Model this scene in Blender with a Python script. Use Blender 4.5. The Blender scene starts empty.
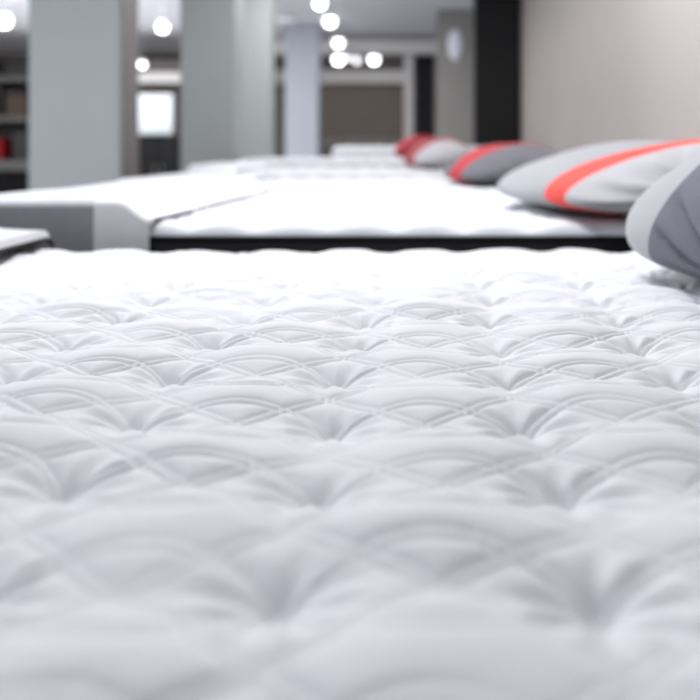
import bpy, bmesh, math, random
import numpy as np
from mathutils import Vector, Matrix
random.seed(4)
C = bpy.context.scene.collection
PI = math.pi
F, HX, HY, CZ = 950.0, 425.0, 150.0, 0.84      # focal length (px), vanishing point (px), eye height (m)

def wx(px, d): return (px - HX) / F * d
def wz(py, d): return CZ - (py - HY) / F * d

# ------------------------------------------------------------------ materials
def mat(name, col, rough=0.7, spec=0.3, noise=None, bump=0.0, bscale=200, metal=0.0, emit=None, sheen=0.0):
    m = bpy.data.materials.new(name); m.use_nodes = True
    nt = m.node_tree; b = nt.nodes['Principled BSDF']
    b.inputs['Base Color'].default_value = (*col, 1)
    b.inputs['Roughness'].default_value = rough
    b.inputs['Specular IOR Level'].default_value = spec
    b.inputs['Metallic'].default_value = metal
    if sheen: b.inputs['Sheen Weight'].default_value = sheen
    tc = nt.nodes.new('ShaderNodeTexCoord')
    if noise:
        sc, amt = noise
        n = nt.nodes.new('ShaderNodeTexNoise'); n.inputs['Scale'].default_value = sc; n.inputs['Detail'].default_value = 4
        nt.links.new(tc.outputs['Object'], n.inputs['Vector'])
        r = nt.nodes.new('ShaderNodeMix'); r.data_type = 'RGBA'
        r.inputs[6].default_value = (*[c * (1 - amt) for c in col], 1)
        r.inputs[7].default_value = (*[min(1, c * (1 + amt)) for c in col], 1)
        nt.links.new(n.outputs['Fac'], r.inputs[0]); nt.links.new(r.outputs[2], b.inputs['Base Color'])
    if bump:
        n2 = nt.nodes.new('ShaderNodeTexNoise'); n2.inputs['Scale'].default_value = bscale; n2.inputs['Detail'].default_value = 3
        nt.links.new(tc.outputs['Object'], n2.inputs['Vector'])
        bp = nt.nodes.new('ShaderNodeBump'); bp.inputs['Strength'].default_value = bump; bp.inputs['Distance'].default_value = 0.002
        nt.links.new(n2.outputs['Fac'], bp.inputs['Height']); nt.links.new(bp.outputs['Normal'], b.inputs['Normal'])
    if emit:
        b.inputs['Emission Color'].default_value = (*emit[0], 1); b.inputs['Emission Strength'].default_value = emit[1]
    return m

M = dict(
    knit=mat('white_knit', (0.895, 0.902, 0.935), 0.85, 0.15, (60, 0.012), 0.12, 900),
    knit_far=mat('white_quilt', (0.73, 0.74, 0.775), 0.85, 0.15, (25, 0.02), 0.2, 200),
    black_cloth=mat('black_border', (0.012, 0.012, 0.014), 0.75, 0.2, (90, 0.25), 0.2, 500),
    grey_cloth=mat('grey_border', (0.36, 0.36, 0.385), 0.8, 0.2, (60, 0.08), 0.2, 500),
    pale_cloth=mat('pale_band', (0.92, 0.92, 0.93), 0.75, 0.2, (40, 0.04), 0.1, 500),
    white_and_glare=mat('white_and_glare', (0.72, 0.72, 0.755), 0.6, 0.3, (20, 0.03), 0.1, 300),  # plain white cloth, and glare painted white on the grey cover tops
    base=mat('divan_base', (0.05, 0.05, 0.055), 0.8, 0.2, (30, 0.2)),
    leg=mat('chrome_leg', (0.5, 0.5, 0.5), 0.3, 0.5, (10, 0.05), metal=1.0),
    pil_white=mat('pillow_white', (0.57, 0.57, 0.585), 0.85, 0.15, (14, 0.06), 0.3, 300),
    pil_band_white=mat('pillow_pale', (0.50, 0.50, 0.52), 0.85, 0.15, (14, 0.05), 0.3, 300),
    pil_grey=mat('pillow_grey', (0.20, 0.205, 0.235), 0.85, 0.15, (14, 0.08), 0.3, 300),
    pil_dark=mat('pillow_dark_grey', (0.16, 0.16, 0.18), 0.85, 0.15, (14, 0.08), 0.3, 300),
    coral=mat('coral_stripe', (0.85, 0.09, 0.07), 0.7, 0.2, (10, 0.08), 0.2, 300),
    red=mat('red_stripe', (0.50, 0.02, 0.03), 0.7, 0.2, (10, 0.1), 0.2, 300),
    dusty=mat('dusty_red_stripe', (0.36, 0.07, 0.08), 0.7, 0.2, (10, 0.1), 0.2, 300),
    dark_red=mat('dark_red', (0.30, 0.02, 0.035), 0.7, 0.2, (10, 0.1), 0.2, 300),
    pillar=mat('grey_pillar_paint', (0.43, 0.46, 0.475), 0.6, 0.25, (3, 0.03), 0.1, 60),
    pillar_b=mat('grey_green_pillar_paint', (0.38, 0.405, 0.40), 0.6, 0.25, (3, 0.03), 0.1, 60),
    pillar_w=mat('pale_pillar_paint', (0.46, 0.48, 0.53), 0.55, 0.25, (3, 0.03), 0.1, 60),
    pillar_warm=mat('warm_grey_paint', (0.33, 0.315, 0.295), 0.35, 0.4, (2, 0.05), 0.1, 60),
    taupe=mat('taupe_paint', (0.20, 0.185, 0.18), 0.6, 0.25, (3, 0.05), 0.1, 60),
    pil_light=mat('pillow_light_grey', (0.37, 0.375, 0.395), 0.85, 0.15, (14, 0.06), 0.3, 300),
    pillar_k=mat('black_paint', (0.006, 0.006, 0.007), 0.5, 0.3, (4, 0.2)),
    wall=mat('beige_wall', (0.46, 0.415, 0.39), 0.45, 0.35, (2, 0.03), 0.08, 80),
    wallback=mat('back_wall', (0.26, 0.235, 0.22), 0.7, 0.2, (1.5, 0.1)),
    ceiling=mat('ceiling_paint', (0.66, 0.66, 0.69), 0.8, 0.2, (2, 0.03)),
    floor=mat('grey_floor', (0.42, 0.42, 0.42), 0.35, 0.4, (4, 0.1)),
    beam=mat('pale_beam', (0.78, 0.75, 0.73), 0.7, 0.2, (3, 0.05)),
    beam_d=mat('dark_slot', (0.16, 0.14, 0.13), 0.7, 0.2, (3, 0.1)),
    brown=mat('brown_panel', (0.22, 0.185, 0.16), 0.6, 0.3, (5, 0.12)),
    shelf=mat('shelf_dark', (0.10, 0.09, 0.085), 0.6, 0.3, (6, 0.15)),
    shelf_pale=mat('shelf_pale', (0.30, 0.29, 0.28), 0.6, 0.3, (6, 0.1)),
    box_a=mat('box_brown', (0.20, 0.15, 0.11), 0.7, 0.2, (8, 0.1)),
    box_r=mat('box_red', (0.55, 0.02, 0.03), 0.6, 0.3, (8, 0.1)),
    box_g=mat('box_grey', (0.12, 0.12, 0.125), 0.7, 0.2, (8, 0.1)),
    lamp_rim=mat('lamp_rim', (0.6, 0.6, 0.6), 0.4, 0.4, (8, 0.02)),
    lamp=mat('lamp_glow', (1, 1, 1), 0.5, 0.2, (8, 0.01), emit=((0.96, 0.97, 1.0), 9.0)),
    lamp_dim=mat('lamp_dim_glow', (1, 1, 1), 0.5, 0.2, (8, 0.01), emit=((0.96, 0.97, 1.0), 2.2)),
    disc=mat('disc_lamp_glow', (0.9, 0.9, 0.95), 0.5, 0.2, (8, 0.01), emit=((0.95, 0.95, 1.0), 0.36)),
    screen=mat('lit_panel', (0.4, 0.43, 0.46), 0.4, 0.3, (4, 0.03), emit=((0.86, 0.92, 1.0), 0.28)),
    highlight=mat('highlight_glow', (0.8, 0.82, 0.88), 0.4, 0.3, (4, 0.02), emit=((0.85, 0.88, 1.0), 0.10)),  # glow standing in for light reflected off the warm grey column
)

# ------------------------------------------------------------------ helpers
def link(name, me, m, parent=None, smooth=True):
    o = bpy.data.objects.new(name, me); C.objects.link(o)
    for x in (m if isinstance(m, (list, tuple)) else [m]): me.materials.append(x)
    if smooth: me.polygons.foreach_set('use_smooth', [True] * len(me.polygons))
    if parent: o.parent = parent
    return o

def obj(name, bm, m, parent=None, smooth=False):
    me = bpy.data.meshes.new(name); bmesh.ops.recalc_face_normals(bm, faces=bm.faces[:]); bm.to_mesh(me); bm.free()
    return link(name, me, m, parent, smooth)

def tag(o, label, cat, group=None):
    o['label'] = label; o['category'] = cat
    if group: o['group'] = group
    return o

def thing(name, label, cat, loc=(0, 0, 0), group=None):
    o = bpy.data.objects.new(name, None); C.objects.link(o); o.location = loc; o.empty_display_size = 0.1
    return tag(o, label, cat, group)

def box(bm, x0, x1, y0, y1, z0, z1, bev=0.0):
    r = bmesh.ops.create_cube(bm, size=1)
    for v in r['verts']:
        v.co = Vector((x0 + (v.co.x + .5) * (x1 - x0), y0 + (v.co.y + .5) * (y1 - y0), z0 + (v.co.z + .5) * (z1 - z0)))
    if bev:
        es = {e for v in r['verts'] for e in v.link_edges}
        bmesh.ops.bevel(bm, geom=list(es), offset=bev, segments=2, affect='EDGES')

def struct(name, m, *boxes, bev=0.0):
    bm = bmesh.new()
    for b in boxes: box(bm, *b, bev=bev)
    o = obj(name, bm, m); o['kind'] = 'structure'
    return o

def boxobj(name, m, parent, *boxes, bev=0.0):
    bm = bmesh.new()
    for b in boxes: box(bm, *b, bev=bev)
    return obj(name, bm, m, parent)

def grid_mesh(name, X, Y, Z, closed_u=False):
    """arrays (nu, nv) -> quad mesh"""
    nu, nv = X.shape
    me = bpy.data.meshes.new(name)
    co = np.stack([X, Y, Z], -1).reshape(-1, 3).astype(np.float32)
    idx = np.arange(nu * nv).reshape(nu, nv)
    if closed_u: idx = np.vstack([idx, idx[:1]])
    q = np.stack([idx[:-1, :-1], idx[1:, :-1], idx[1:, 1:], idx[:-1, 1:]], -1).reshape(-1, 4)
    me.vertices.add(len(co)); me.vertices.foreach_set('co', co.ravel())
    n = len(q); me.loops.add(n * 4); me.loops.foreach_set('vertex_index', q.ravel().astype(np.int32))
    me.polygons.add(n); me.polygons.foreach_set('loop_start', np.arange(0, n * 4, 4, dtype=np.int32))
    me.update(calc_edges=True); me.validate()
    return me

def tube(bm, pts, r, closed=False, seg=8):
    n = len(pts); rings = []
    for i, p in enumerate(pts):
        a = pts[(i - 1) % n] if (closed or i > 0) else p
        b = pts[(i + 1) % n] if (closed or i < n - 1) else p
        t = (Vector(b) - Vector(a)).normalized()
        up = Vector((0, 0, 1)) if abs(t.z) < .9 else Vector((1, 0, 0))
        s = t.cross(up).normalized(); u = s.cross(t)
        rings.append([bm.verts.new(Vector(p) + (s * math.cos(2 * PI * k / seg) + u * math.sin(2 * PI * k / seg)) * r) for k in range(seg)])
    for i in range(n if closed else n - 1):
        A, B = rings[i], rings[(i + 1) % n]
        for k in range(seg): bm.faces.new((A[k], A[(k + 1) % seg], B[(k + 1) % seg], B[k]))
    if not closed:
        bm.faces.new(rings[0]); bm.faces.new(rings[-1])

def rrect(x0, x1, y0, y1, r, n=8):
    out = []
    for cx, cy, a in ((x1 - r, y1 - r, 0), (x0 + r, y1 - r, 90), (x0 + r, y0 + r, 180), (x1 - r, y0 + r, 270)):
        for k in range(n + 1):
            t = math.radians(a + 90 * k / n); out.append((cx + r * math.cos(t), cy + r * math.sin(t)))
    return out

def shell(name, loops, m, parent, cap=False):
    """loops: list of (list of xy, z)"""
    bm = bmesh.new(); rings = [[bm.verts.new((x, y, z)) for x, y in l] for l, z in loops]
    n = len(rings[0])
    for A, B in zip(rings, rings[1:]):
        for k in range(n): bm.faces.new((A[k], A[(k + 1) % n], B[(k + 1) % n], B[k]))
    if cap: bm.faces.new(rings[0]); bm.faces.new(rings[-1])
    return obj(name, bm, m, parent, True)

# ------------------------------------------------------------------ quilted surface
PX, PY = 0.1565, 0.1445
OX, OY = 0.0035 + PX / 2, 0.602
def quilt(X, Y, fine=True):
    """height relief of the tufted, double-stitched quilt (0 = tuft bottoms)"""
    wX = X + 0.006 * np.sin(7.1 * Y + 1.3) + 0.004 * np.sin(17 * Y + 9 * X) + 0.002 * np.sin(37 * Y - 21 * X)
    wY = Y + 0.007 * np.sin(6.3 * X + 0.7) + 0.004 * np.sin(15 * X - 9 * Y + 2) + 0.002 * np.sin(31 * X + 26 * Y)
    u = (wX - OX) / PX; v = (wY - OY) / PY
    s = np.sin(PI * u) ** 2; t = np.sin(PI * v) ** 2
    k = (s + t) / 2
    var = 1 + 0.22 * np.sin(13.3 * X + 4 * Y) * np.sin(11.7 * Y + 2.1)
    h = 0.0205 * var * ((k + 0.001) ** 0.42 * 0.8 + 0.2 * np.sqrt(s * t)) - 0.002
    h -= 0.0055 * np.exp(-(np.hypot((u - np.round(u)) * PX, (v - np.round(v)) * PY) / 0.015) ** 2)
    du = u - np.round(u); dv = v - np.round(v)
    r = np.hypot(du * PX, dv * PY)
    if not fine: return h
    th = np.arctan2(dv * PY, du * PX)
    h += 0.0020 * np.cos(8 * th + 1.1 + 3 * np.sin(9 * X)) * np.exp(-((r - 0.032) / 0.017) ** 2)
    # stitched double arcs: one family of circles round the cell centres (through the tufts), one round the tufts
    d = np.full(X.shape, 9.0)
    dvv = v - np.round(v)
    arch = np.abs(np.sin(PI * u)) ** .8
    for q in (np.abs(dvv) - 0.33 * arch,):
        g = np.abs(q) * PY * .85
        d = np.minimum(d, np.abs(g - 0.0045))
    # double stitched diagonals through the middles of the cell sides
    for q in (u + v + .5, u - v + .5):
        g = np.abs(q - np.round(q)) * 0.106
        d = np.minimum(d, np.abs(g - 0.0042))
    fade = 0.65 + 0.35 * np.sin(23 * X + 9 * Y) * np.sin(19 * Y - 7 * X + 1)
    h += fade * (0.0042 * (1 - np.exp(-d / 0.0060)) - 0.0018 * np.exp(-(d / 0.0015) ** 2))
    h += 0.0025 * np.sin(3.1 * X + 1) * np.sin(3.7 * Y + 2) + 0.0012 * np.sin(11 * X + 8 * Y) * np.sin(9 * Y - 4 * X)
    h += 0.0005 * np.sin(61 * X + 33 * Y) * np.sin(47 * Y - 29 * X)
    return h

def corner_round(X, Y, x0, x1, y0, y1, rc):
    X = X.copy(); Y = Y.copy()
    for sx, ex in ((-1, x0 + rc), (1, x1 - rc)):
        for sy, ey in ((-1, y0 + rc), (1, y1 - rc)):
            a = (X - ex) * sx / rc; b = (Y - ey) * sy / rc
            m = (a > 0) & (b > 0)
            aa = a[m] * np.sqrt(1 - b[m] ** 2 / 2); bb = b[m] * np.sqrt(1 - a[m] ** 2 / 2)
            X[m] = ex + sx * rc * aa; Y[m] = ey + sy * rc * bb
    return X, Y

def edge_drop(X, Y, x0, x1, y0, y1, rc, re, sides=(1, 1, 1, 1)):
    """how far below the flat top the rolled edge is; sides = left, right, near, far"""
    big = 9.0
    l = X - x0 if sides[0] else X * 0 + big
    r = x1 - X if sides[1] else X * 0 + big
    n = Y - y0 if sides[2] else X * 0 + big
    f = y1 - Y if sides[3] else X * 0 + big
    ax = np.maximum(rc - np.minimum(l, r), 0); ay = np.maximum(rc - np.minimum(n, f), 0)
    q = np.where((ax > 0) & (ay > 0), rc - np.hypot(ax, ay), np.minimum(np.minimum(l, r), np.minimum(n, f)))
    q = np.clip(q, 0, re)
    return re - np.sqrt(np.maximum(re ** 2 - (re - q) ** 2, 0))

def edge_nodes(a, b, step, re):
    n = max(2, int((b - a - 2 * re) / step))
    k = 1 - np.cos(np.linspace(0, PI / 2, 9))
    return np.concatenate([a + re * k, np.linspace(a + re, b - re, n + 1)[1:-1], (b - re * k)[::-1]])

def make_bed(label, x0, x1, y0, y1, zt, pillow_top, side_mat, fine=False, border=0.20, side_edge=None, xs=None, ys=None, amp=1.0, top_mat=None):
    """a mattress on its divan base"""
    t = thing('bed', label, 'bed', ((x0 + x1) / 2, (y0 + y1) / 2, 0), 'display beds along the wall')
    ox, oy = t.location.x, t.location.y
    rc, re = 0.10, pillow_top
    if xs is None: xs = edge_nodes(x0, x1, 0.02, re)
    if ys is None: ys = edge_nodes(y0, y1, 0.02, re)
    X, Y = np.meshgrid(xs, ys, indexing='ij')
    X, Y = corner_round(X, Y, x0, x1, y0, y1, rc)
    e = edge_drop(X, Y, x0, x1, y0, y1, rc, re)
    Z = (zt if fine else zt - .016) - e + amp * quilt(X, Y, fine) * np.clip(1 - e / re, 0, 1) ** .5
    me = grid_mesh('quilted_top', X - ox, Y - oy, Z)
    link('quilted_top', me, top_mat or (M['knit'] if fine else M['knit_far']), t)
    zb = zt - re
    L = lambda off, z: ([(x - ox, y - oy) for x, y in rrect(x0 - off, x1 + off, y0 - off, y1 + off, rc + off)], z)
    shell('side_border', [L(-.012, zb + .002), L(0.004, zb - .012), L(0.007, zb - border / 2), L(0.004, zb - border + .012), L(-.012, zb - border)], side_mat, t)
    for z in (zb - .002, zb - border):
        bm = bmesh.new(); tube(bm, [(x - ox, y - oy, z) for x, y in rrect(x0 - .002, x1 + .002, y0 - .002, y1 + .002, rc)], 0.007, True)
        obj('piping', bm, side_edge or side_mat, t, True)
    zc = zb - border - .004
    shell('divan_base', [L(-.02, zc), L(-.008, zc - .012), L(-.008, 0.112), L(-.02, 0.10)], M['base'], t, True)
    for px in (x0 + .15, x1 - .15):
        for py in (y0 + .15, y1 - .15):
            bm = bmesh.new(); bmesh.ops.create_cone(bm, segments=16, radius1=.022, radius2=.032, depth=.10, cap_ends=True,
                                                    matrix=Matrix.Translation((px - ox, py - oy, .05)))
            obj('leg', bm, M['leg'], t, True)
    return t

def multi(pieces):
    """concatenate [(a, b, step), ...] into nodes"""
    out = []
    for a, b, s in pieces: out.append(np.linspace(a, b, max(2, int(round((b - a) / s))), endpoint=False))
    return np.concatenate(out)

# foreground bed: its quilt carries every stitch
X0, X1, Y0, Y1, ZT = -1.27, 1.16, 0.12, 1.98, 0.617
re1 = 0.03
xs = np.concatenate([multi([(X0, X0 + re1, .006), (X0 + re1, -.80, .02), (-.80, -.45, .0034), (-.45, .45, .0021), (.45, .95, .0036), (.95, X1 - re1, .02), (X1 - re1, X1, .006)]), [X1]])
ys = np.concatenate([multi([(Y0, Y0 + re1, .006), (Y0 + re1, .32, .012), (.32, .62, .0032), (.62, 1.25, .0021), (1.25, Y1 - re1, .0045), (Y1 - re1, Y1, .004)]), [Y1]])
make_bed('large white quilted mattress with deep round tufts filling the whole foreground', X0, X1, Y0, Y1, ZT, re1, M['black_cloth'], True, 0.20, xs=xs, ys=ys)

# the row of beds behind it
BEDS = [
    ('white mattress with black side border, directly behind the foreground mattress, coral-striped pillow on it', -1.07, 1.15, 2.16, 3.75, CZ - .165, .035, 'black_cloth', .20),
    ('white mattress third in the row, the bed under the red-striped dark grey pillow', -1.30, 1.12, 3.95, 5.50, CZ - .162, .05, 'black_cloth', .20),
    ('white mattress fourth in the row, under the pale pink and red banded pillow', -1.45, 1.10, 5.78, 7.35, CZ - .128, .05, 'grey_cloth', .20),
    ('white mattress fifth in the row, between the pink banded pillow and the raised white slab', -1.55, 1.08, 7.70, 9.20, CZ - .075, .05, 'grey_cloth', .22),
    ('raised thick white mattress farthest back in the row, standing at eye level', -0.94, 1.05, 9.55, 11.0, CZ + .036, .06, 'white_and_glare', .22),
]
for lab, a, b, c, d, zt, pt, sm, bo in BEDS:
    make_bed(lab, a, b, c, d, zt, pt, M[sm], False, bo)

# ------------------------------------------------------------------ foot covers
def foot_cover(label, xf, xe, y0, y1, zt, raise_, re, skirt, band, trim=False, off=.024, low=.026, run_out=.30, gap=.008):
    """zt = mattress top; the cover stands raise_ over it at the foot and comes down to `low` at its open end"""
    t = thing('foot_cover', label, 'foot cover', (xe, (y0 + y1) / 2, zt), 'foot covers draped over the mattress ends')
    ox, oy, oz = t.location
    a, b, c, d = xf - off, xe, y0 - off, y1 + off
    rc = .10 + off
    k = 1 - np.cos(np.linspace(0, PI / 2, 9))
    def piece(name, m, xa, xb, left):
        xs_ = np.concatenate([xa + re * k, np.linspace(xa + re, xb, 18)[1:]]) if left else np.linspace(xa, xb, 8)
        ys_ = edge_nodes(c, d, .03, re)
        X, Y = np.meshgrid(xs_, ys_, indexing='ij')
        if left: X, Y = corner_round(X, Y, a, 9.0, c, d, rc)
        e = edge_drop(X, Y, a, 9.0, c, d, rc, re, (1 if left else 0, 0, 1, 1))
        f = np.clip((b - X) / run_out, 0, 1); f = f * f * (3 - 2 * f)
        Z = zt + low + (raise_ - low) * f - e + .002 * np.sin(9 * X + 2) * np.sin(7 * Y) * (1 - e / re)
        return link(name, grid_mesh(name, X - ox, Y - oy, Z - oz), m, t), X, Y, Z
    def skirt_run(name, m, run):
        bm = bmesh.new()
        rows = [[bm.verts.new((x - ox, y - oy, z - oz - f)) for x, y, z in run] for f in np.linspace(0, skirt, 6)]
        for A, B in zip(rows, rows[1:]):
            for q in range(len(run) - 1): bm.faces.new((A[q], A[q + 1], B[q + 1], B[q]))
        return obj(name, bm, m, t, True)
    def sides(X, Y, Z):
        n, q = X.shape
        near = [(X[i, 0], Y[i, 0], Z[i, 0]) for i in range(n)]
        far = [(X[i, -1], Y[i, -1], Z[i, -1]) for i in range(n)]
        return near, [(X[0, j], Y[0, j], Z[0, j]) for j in range(q)], far
    p, X, Y, Z = piece('cover_top', M['white_and_glare'], a, b - band, True)  # ceiling glare on the grey vinyl, put into the top's colour
    near, end, far = sides(X, Y, Z)
    skirt_run('skirt', M['grey_cloth'], near[::-1] + end[1:] + far[1:])
    if band:
        p, X, Y, Z = piece('end_band', M['pale_cloth'], b - band, b, False)
        near, end, far = sides(X, Y, Z)
        skirt_run('band_skirt', M['pale_cloth'], near); skirt_run('band_skirt', M['pale_cloth'], far)
    ends = [(y - oy, z - oz) for y, z in zip(Y[-1], Z[-1])]
    bm = bmesh.new(); flap = .005
    hi = [bm.verts.new((b - ox, y, z)) for y, z in ends]; lo = [bm.verts.new((b - ox + flap, y, z - low + gap)) for y, z in ends]
    for q in range(len(hi) - 1): bm.faces.new((hi[q], hi[q + 1], lo[q + 1], lo[q]))
    obj('end_flap', bm, M['white_and_glare'], t, True)
    bm = bmesh.new(); tube(bm, [(b - ox + flap, y, z - low + gap + .002) for y, z in ends], .0045 if trim else .003)
    obj('hem', bm, M['black_cloth'] if trim else M['white_and_glare'], t, True)
    return t

QT = .022     # height of the quilt over the tufts
foot_cover('padded foot cover with glare-whitened top and black hem at the left end of the foreground mattress', X0, -.79, Y0, Y1, ZT, .080, .035, .15, 0, True, low=.055, gap=.034)
foot_cover('grey-sided foot cover ending in a pale band, on the bed directly behind the foreground mattress', -1.07, -.62, 2.16, 3.75, CZ - .165, .052, .014, .165, .125, low=.012, run_out=.07)
foot_cover('foot cover with glare-whitened top on the third bed in the row, right of the broad grey pillar', -1.30, -.92, 3.95, 5.50, CZ - .162, .04, .05, .15, .06, low=.012)
foot_cover('small grey-sided foot cover on the fourth bed in the row', -1.45, -1.15, 5.78, 7.35, CZ - .128, .04, .05, .15, .05, low=.012)

# ------------------------------------------------------------------ pillows
def pillow(label, x, y, z, W, L, T, tilt, yaw, mats, cuts, folds=0.012, group='pillows at the head of the beds', pn=2.4, lens=1.3, crease=0.0):
    """long pillow lying along the wall; its near end, stripe and body are separate cloth panels. cuts: fractions of the length"""
    t = thing('pillow', label, 'pillow', (x, y, z), group)
    t.rotation_euler = (0, tilt, yaw)
    nu = 144
    def section(f, jitter):
        vv = 2 * f - 1
        end = max(0.0, 1 - abs(vv) ** pn) ** 0.5
        wide = (max(0.0, 1 - abs(vv) ** 5)) ** 0.35
        pts = []
        for k in range(nu):
            a = 2 * PI * k / nu
            ca, sa = math.cos(a), math.sin(a)
            r = 1.0
            uu = ca; ss = math.copysign(abs(sa) ** lens, sa)
            near = max(0, 1 - f / cuts[0])
            rip = 1 + folds / T * 2 * near * math.sin(9 * a + 5 * f + 1.7 * math.sin(3 * a)) * (0.5 + .5 * abs(sa))
            rip2 = 1 + 0.03 * math.sin(4 * a + 11 * f) - crease * math.exp(-(math.sin(6 * a + 13 * f + 1.4 * math.sin(3 * a + 6 * f)) / .35) ** 2) * max(0, 1 - (f / cuts[0]) ** 4)
            pts.append((W / 2 * uu * (.4 + .6 * rip2) * (0.25 + .75 * wide) * (.35 + .65 * end ** .5), vv * L / 2, T / 2 * ss * end * rip * rip2 * (1.25 if sa > 0 else .75)))
        return pts
    names = ['near_panel', 'stripe', 'body']
    fs = [0.0] + list(cuts) + [1.0]
    if len(cuts) == 1: names = ['near_panel', 'body']
    for i, nm in enumerate(names):
        f0, f1 = fs[i], fs[i + 1]
        n = max(6, int((f1 - f0) * 100))
        if i == 0: ff = (1 - np.cos(np.linspace(0, PI / 2, n + 6))) * f1 * 0.999 + 0.001
        elif i == len(names) - 1: ff = f0 + (f1 - f0) * np.sin(np.linspace(0, PI / 2, n + 6)) * 0.999
        else: ff = np.linspace(f0, f1, n)
        S = np.array([section(f, 0) for f in ff])           # (nf, nu, 3)
        S = S.transpose(1, 0, 2)
        o = link(nm, grid_mesh(nm, S[:, :, 0], S[:, :, 1], S[:, :, 2], True), mats[i], t)
        if i in (0, len(names) - 1):
            bm = bmesh.new(); bm.from_mesh(o.data)
            be = [e for e in bm.edges if e.is_boundary]
            yy = min(v.co.y for v in bm.verts) if i == 0 else max(v.co.y for v in bm.verts)
            ee = [e for e in be if all(abs(v.co.y - yy) < 1e-4 for v in e.verts)]
            if ee: bmesh.ops.contextual_create(bm, geom=ee)
            bm.normal_update(); bm.to_mesh(o.data); bm.free()
        if nm == 'stripe': o['label'] = 'red stripe'
    # rest the pillow's lowest point on the mattress
    rot = t.rotation_euler.to_matrix()
    t.location.z = z + .004 - min((rot @ v.co).z for c in t.children for v in c.data.vertices)
    return t

R = math.radians
pillow('grey pillow with a white band at the right edge of the foreground mattress', .655, 1.44, ZT + .022, .61, .70, .225, R(-15), R(11), [M['pil_grey'], M['pil_band_white']], [.63], .030, pn=3.0, lens=1.0, crease=.24)
pillow('large white pillow with a bright coral stripe on the bed behind the foreground mattress', .62, 2.60, CZ - .165, .74, 1.04, .178, R(-5), R(10), [M['pil_band_white'], M['coral'], M['pil_light']], [.19, .31], .030, pn=3.9, lens=1.15, crease=.10)
pillow('dark grey pillow with a red stripe, behind and left of the coral-striped white pillow', .36, 4.50, CZ - .162, .50, .86, .175, R(-10), R(8), [M['pil_dark'], M['red'], M['pil_dark']], [.24, .55], .006, pn=2.8)
pillow('pale grey pillow with a faded pinkish red band, left of the dark grey red-striped pillow', .08, 6.40, CZ - .128, .42, .80, .20, R(-10), R(8), [M['pil_band_white'], M['dusty'], M['dusty']], [.18, .5], .006)
pillow('small dark red pillow farthest back in the row, beside the raised white mattress', -.06, 8.30, CZ - .075, .42, .62, .19, R(-9), R(3), [M['dark_red'], M['red'], M['dark_red']], [.2, .5], .006)

# ------------------------------------------------------------------ the room
ZC = CZ + 2.0
struct('floor', M['floor'], (-9, 4, -2.5, 21, -.05, 0))
struct('ceiling', M['ceiling'], (-9, 4, -2.5, 21, ZC, ZC + .06))
struct('wall_right', M['wall'], (1.22, 1.34, -2.5, 12.35, 0, ZC))
struct('wall_back', M['wallback'], (-9, 4, 20.0, 20.12, 0, ZC))
struct('wall_left', M['wallback'], (-9.0, -8.9, -2.5, 20, 0, ZC))
struct('baseboard_right', M['pillar_warm'], (1.20, 1.22, -2.5, 11.95, 0, .1))

def pillar(label, m, px0, px1, d, depth, cat='pillar'):
    t = thing('pillar', label, cat, ((wx(px0, d) + wx(px1, d)) / 2, d + depth / 2, 0), 'pillars holding the showroom ceiling')
    w = abs(wx(px1, d) - wx(px0, d)) / 2
    boxobj('shaft', m, t, (-w, w, -depth / 2, depth / 2, 0, ZC), bev=.012)
    boxobj('plinth', m, t, (-w - .012, w + .012, -depth / 2 - .012, depth / 2 + .012, 0, .10), bev=.006)
    return t
pb = pillar('broad light grey pillar, the leftmost and nearest', M['pillar'], 28, 121, 6.5, .38)
w = abs(wx(121, 6.5) - wx(28, 6.5)) / 2
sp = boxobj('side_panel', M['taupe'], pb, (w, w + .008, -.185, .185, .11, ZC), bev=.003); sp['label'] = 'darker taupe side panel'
pillar('greenish grey pillar right of the broad leftmost pillar', M['pillar_b'], 180, 234, 8.5, .45)
pillar('slim grey pillar touching the right side of the greenish grey pillar', M['pillar_b'], 232, 272, 10.6, .25)
pillar('bluish white far pillar in front of the back wall', M['pillar_w'], 285, 318, 15.0, .4)
pillar('narrow black column left of the warm grey column', M['pillar_k'], 416, 434, 17.2, .3)
pillar('warm grey column between the narrow and the wide black pillars', M['pillar_warm'], 437, 476, 13.5, .5)
pillar('wide black pillar at the end of the beige wall', M['pillar_k'], 475, 520.5, 11.96, .4)

def beam(name, m, px0, px1, py0, py1, d, depth):
    o = struct(name, m, (wx(px0, d), wx(px1, d), d, d + depth, wz(py1, d), wz(py0, d)))
    return o
# ceiling bulkhead and the framing of the back wall
beam('trim_1', M['beam'], 262, 446, 40, 53, 16.4, .3)
beam('trim_2', M['beam'], 100, 412, 70, 83, 19.6, .3)
beam('trim_3', M['beam'], 404, 413, 55, 215, 19.55, .3)
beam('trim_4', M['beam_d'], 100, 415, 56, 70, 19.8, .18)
beam('trim_5', M['beam'], 60, 190, 72, 82, 16.0, .3)
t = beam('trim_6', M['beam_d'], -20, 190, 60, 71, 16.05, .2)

pn = thing('display_panel', 'dark brown display panel on the back wall behind the beds', 'panel', (wx(362, 19.9), 19.9, 0))
w = (wx(404, 19.9) - wx(318, 19.9)) / 2
boxobj('board', M['brown'], pn, (-w, w, -.04, .04, wz(215, 19.9) if wz(215, 19.9) > 0 else 0, wz(84, 19.9)), bev=.006)
boxobj('bottom_rail', M['shelf_pale'], pn, (-w, w, -.07, -.04, wz(146, 19.9), wz(139, 19.9)), bev=.004)

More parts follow.
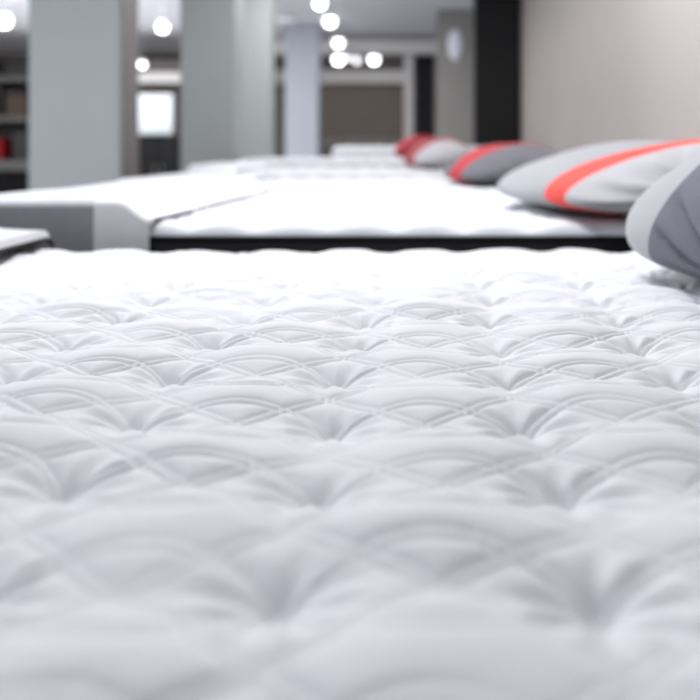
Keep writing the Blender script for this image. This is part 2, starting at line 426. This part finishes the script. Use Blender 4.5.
# lit panel over a black cabinet, seen between the two left pillars
lp = thing('lit_panel', 'bright white lit panel standing on the black cabinet between the grey pillars', 'panel', (wx(156, 13), 13.0, wz(135, 13)))
w = (wx(172, 13) - wx(140, 13)) / 2; hh = wz(95, 13) - wz(135, 13)
boxobj('frame', M['shelf_pale'], lp, (-w - .02, w + .02, -.02, .03, 0, hh + .02), bev=.004)
boxobj('glowing_face', M['screen'], lp, (-w, w, -.028, -.02, .015, hh), bev=.002)
cb = thing('cabinet', 'low black cabinet under the lit white panel', 'cabinet', (wx(163, 13), 13.0, 0))
w = (wx(182, 13) - wx(144, 13)) / 2; hz = wz(135.5, 13)
boxobj('carcass', M['pillar_k'], cb, (-w, w, -.20, .25, .05, hz), bev=.008)
for s in (-1, 1):
    dr = boxobj('door', M['pillar_k'], cb, (min(.006 * s, s * (w - .015)), max(.006 * s, s * (w - .015)), -.222, -.2, .07, hz - .03), bev=.004)
    boxobj('handle', M['leg'], dr, (s * .05 - .008, s * .05 + .008, -.245, -.222, hz * .5, hz * .5 + .12), bev=.003)
boxobj('plinth', M['pillar_k'], cb, (-w + .03, w - .03, -.17, .22, 0, .05))

# shelving at the left edge
sx0, sx1, sd = wx(-70, 9.2), wx(42, 9.2), 9.2
sh = thing('shelving_unit', 'dark shelving unit at the left edge behind the broad grey pillar', 'shelf', ((sx0 + sx1) / 2, sd, 0))
w = (sx1 - sx0) / 2; top = wz(60, sd)
boxobj('back_panel', M['shelf'], sh, (-w, w, .36, .39, 0, top))
for s in (-1, 1): boxobj('side_panel', M['shelf'], sh, (s * w - .02, s * w + .02, 0, .38, 0, top), bev=.004)
levels = [wz(160, sd), wz(116, sd), wz(76, sd)]
boxobj('counter', M['shelf_pale'], sh, (-w + .02, w - .02, -.06, .36, levels[0] - .10, levels[0]), bev=.004)
for z in levels[1:]: boxobj('shelf_board', M['shelf_pale'], sh, (-w + .02, w - .02, 0, .36, z - .05, z), bev=.004)
boxobj('top_board', M['shelf'], sh, (-w - .02, w + .02, -.02, .39, top, top + .06), bev=.004)
boxobj('cupboard_door', M['pillar_k'], sh, (-w + .03, w - .03, -.02, 0, .05, levels[0] - .11), bev=.004)
def carton(label, m, px, lvl, ww, hh2, lidm):
    t2 = thing('box', label, 'box', (wx(px, sd), sd + .17, levels[lvl] + .003), 'boxes on the shelving unit')
    boxobj('carton', m, t2, (-ww, ww, -.11, .11, 0, hh2), bev=.006)
    boxobj('lid', lidm, t2, (-ww - .006, ww + .006, -.116, .116, hh2 * .82, hh2 + .008), bev=.004)
    return t2
carton('red box on the counter of the dark shelving unit', M['box_r'], -8, 0, .075, .20, M['box_r'])
carton('grey box beside the red box on the counter of the dark shelving unit', M['box_g'], 20, 0, .10, .26, M['box_g'])
carton('brown box on the middle board of the dark shelving unit', M['box_a'], 13, 1, .10, .24, M['shelf'])
carton('dark grey box left on the middle board of the dark shelving unit', M['box_g'], -14, 1, .10, .28, M['box_g'])
carton('flat grey box on the top board of the dark shelving unit', M['box_g'], 14, 2, .12, .14, M['shelf'])

# ------------------------------------------------------------------ lamps one can see, and a highlight added as a glowing oval
def downlight(label, px, py, r, glow='lamp', z=None, d=None, group='ceiling spotlights'):
    if d is None: d = F * (ZC - .05 - CZ) / (HY - py)
    zz = wz(py, d)
    t = thing('ceiling_spotlight', label, 'ceiling light', (wx(px, d), d, zz), group)
    bm = bmesh.new(); bmesh.ops.create_cone(bm, segments=28, radius1=r * 1.05, radius2=r * .8, depth=.10, cap_ends=True, matrix=Matrix.Translation((0, 0, .03)))
    obj('housing', bm, M['lamp_rim'], t, True)
    bm = bmesh.new(); bmesh.ops.create_uvsphere(bm, u_segments=24, v_segments=12, radius=r, matrix=Matrix.Diagonal((1, 1, 1, 1)))
    obj('glowing_bulb', bm, M[glow], t, True)
    if ZC - zz > .09:
        bm = bmesh.new(); tube(bm, [(0, 0, .07), (0, 0, ZC - zz)], .004)
        obj('stem', bm, M['lamp_rim'], t, True)
    return t
downlight('nearest round spotlight of the row over the beds, at the top edge of the picture', 320, 3, .075)
downlight('second round spotlight of the row over the beds', 330, 21, .088)
downlight('third round spotlight of the row over the beds', 338.5, 42, .080, d=15.0)
downlight('spotlight at the far left of the low cluster of four by the bulkhead', 338.5, 59, .09, d=15.6)
downlight('dim spotlight second from the left in the low cluster by the bulkhead', 348, 57, .065, 'lamp_dim', d=16.2)
downlight('dim spotlight third from the left in the low cluster by the bulkhead', 357, 59.5, .075, 'lamp_dim', d=16.1)
downlight('spotlight at the right end of the low cluster by the bulkhead', 374, 59, .085, d=15.6)
downlight('spotlight at the left edge of the picture over the shelving unit', 4, 21, .09, d=12.5)
downlight('upper spotlight between the broad grey pillar and the greenish grey pillar', 162.5, 27, .075, d=13.0)
downlight('lower, smaller spotlight between the broad grey pillar and the greenish grey pillar', 142, 63.5, .065, d=15.5)

def disc_lamp(label, px, py, w_px, h=None):
    d = F * (ZC - .03 - CZ) / (HY - py)
    r = w_px / F * d / 2
    t = thing('round_ceiling_lamp', label, 'ceiling light', (wx(px, d), d, ZC), 'flat round ceiling lamps')
    bm = bmesh.new(); bmesh.ops.create_cone(bm, segments=40, radius1=r * .95, radius2=r, depth=.05, cap_ends=True, matrix=Matrix.Translation((0, 0, -.025)))
    obj('rim', bm, M['lamp_rim'], t, True)
    bm = bmesh.new(); bmesh.ops.create_cone(bm, segments=40, radius1=r * .82, radius2=r * .9, depth=.012, cap_ends=True, matrix=Matrix.Translation((0, 0, -.056)))
    obj('diffuser', bm, M['disc'], t, True)
disc_lamp('flat round ceiling lamp right of the slim grey pillar, the nearer and brighter', 284, 18, 24)
disc_lamp('flat round ceiling lamp above the white far pillar, the farther and dimmer', 295, 37, 28)

glint = thing('column_highlight', 'soft oval reflected highlight on the warm grey column, added as a glowing shape', 'wall lamp', (wx(455, 13.5), 13.49, wz(45, 13.5)))  # no fixture here: the column's reflected highlight, added as a glowing oval
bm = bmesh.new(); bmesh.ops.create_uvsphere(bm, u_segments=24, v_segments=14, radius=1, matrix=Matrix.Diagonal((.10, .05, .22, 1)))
obj('glowing_oval', bm, M['highlight'], glint, True)
boxobj('oval_backing', M['lamp_rim'], glint, (-.05, .05, -.012, .01, -.14, .14), bev=.004)

# ------------------------------------------------------------------ light
def area(name, loc, size, power, col=(1, 1, 1), rot=(0, 0, 0), sy=None):
    l = bpy.data.lights.new(name, 'AREA'); l.energy = power; l.color = col; l.size = size
    if sy: l.shape = 'RECTANGLE'; l.size_y = sy
    o = bpy.data.objects.new(name, l); C.objects.link(o); o.location = loc; o.rotation_euler = rot
    return o
COOL = (.96, .975, 1.0)
area('ceiling_light_bed_near', (-.2, 2.4, ZC - .06), .8, 44, COOL, sy=.7)
area('ceiling_light_bed_row', (-.4, 4.0, ZC - .06), 1.0, 29, COOL, sy=1.0)
area('ceiling_light_row_middle', (-.8, 7.0, ZC - .06), 1.4, 38, COOL, sy=2.0)
area('ceiling_light_row_back', (-1.3, 9.6, ZC - .06), 1.0, 40, COOL, sy=1.4)
area('ceiling_light_left_aisle', (-4.5, 3.0, ZC - .06), 2, 160, COOL, sy=3)
area('ceiling_light_left_back', (-4.5, 11.5, ZC - .06), 2, 200, COOL, sy=3)
area('ceiling_light_far', (-2.0, 12.2, ZC - .06), 1.2, 70, COOL, sy=.8)
area('hidden_ceiling_fill', (-5.0, 13.5, 1.2), 4, 75, (.93, .94, 1.0), rot=(PI, 0, 0), sy=5)  # unseen upward fill, added to brighten the ceiling at the left
area('hidden_back_fill', (-1.0, 17.5, ZC - .09), 3.0, 20, COOL, rot=(R(25), 0, 0), sy=.4)  # unseen fill added behind the bulkhead to brighten the back framing
area('wall_washer', (.35, 4.4, ZC - .08), .5, 24, (1, .985, .96), rot=(0, -R(55), 0), sy=1.2)

w = bpy.data.worlds.new('World'); bpy.context.scene.world = w; w.use_nodes = True
bg = w.node_tree.nodes['Background']; bg.inputs['Color'].default_value = (.84, .89, 1.0, 1); bg.inputs['Strength'].default_value = .57

# ------------------------------------------------------------------ camera
cam = bpy.data.cameras.new('Camera'); co = bpy.data.objects.new('Camera', cam); C.objects.link(co)
co.location = (0, 0, CZ); co.rotation_euler = (PI / 2, 0, 0)
cam.sensor_width = 36; cam.lens = 36 * F / 700
cam.shift_x = -(HX - 350) / 700; cam.shift_y = -(350 - HY) / 700
cam.dof.use_dof = True; cam.dof.focus_distance = 0.99; cam.dof.aperture_fstop = 3.9
cam.clip_start = .02
sc = bpy.context.scene; sc.camera = co
sc.view_settings.view_transform = 'Standard'; sc.view_settings.look = 'None'
sc.view_settings.exposure = 0.0
sc.cycles.use_denoising = True
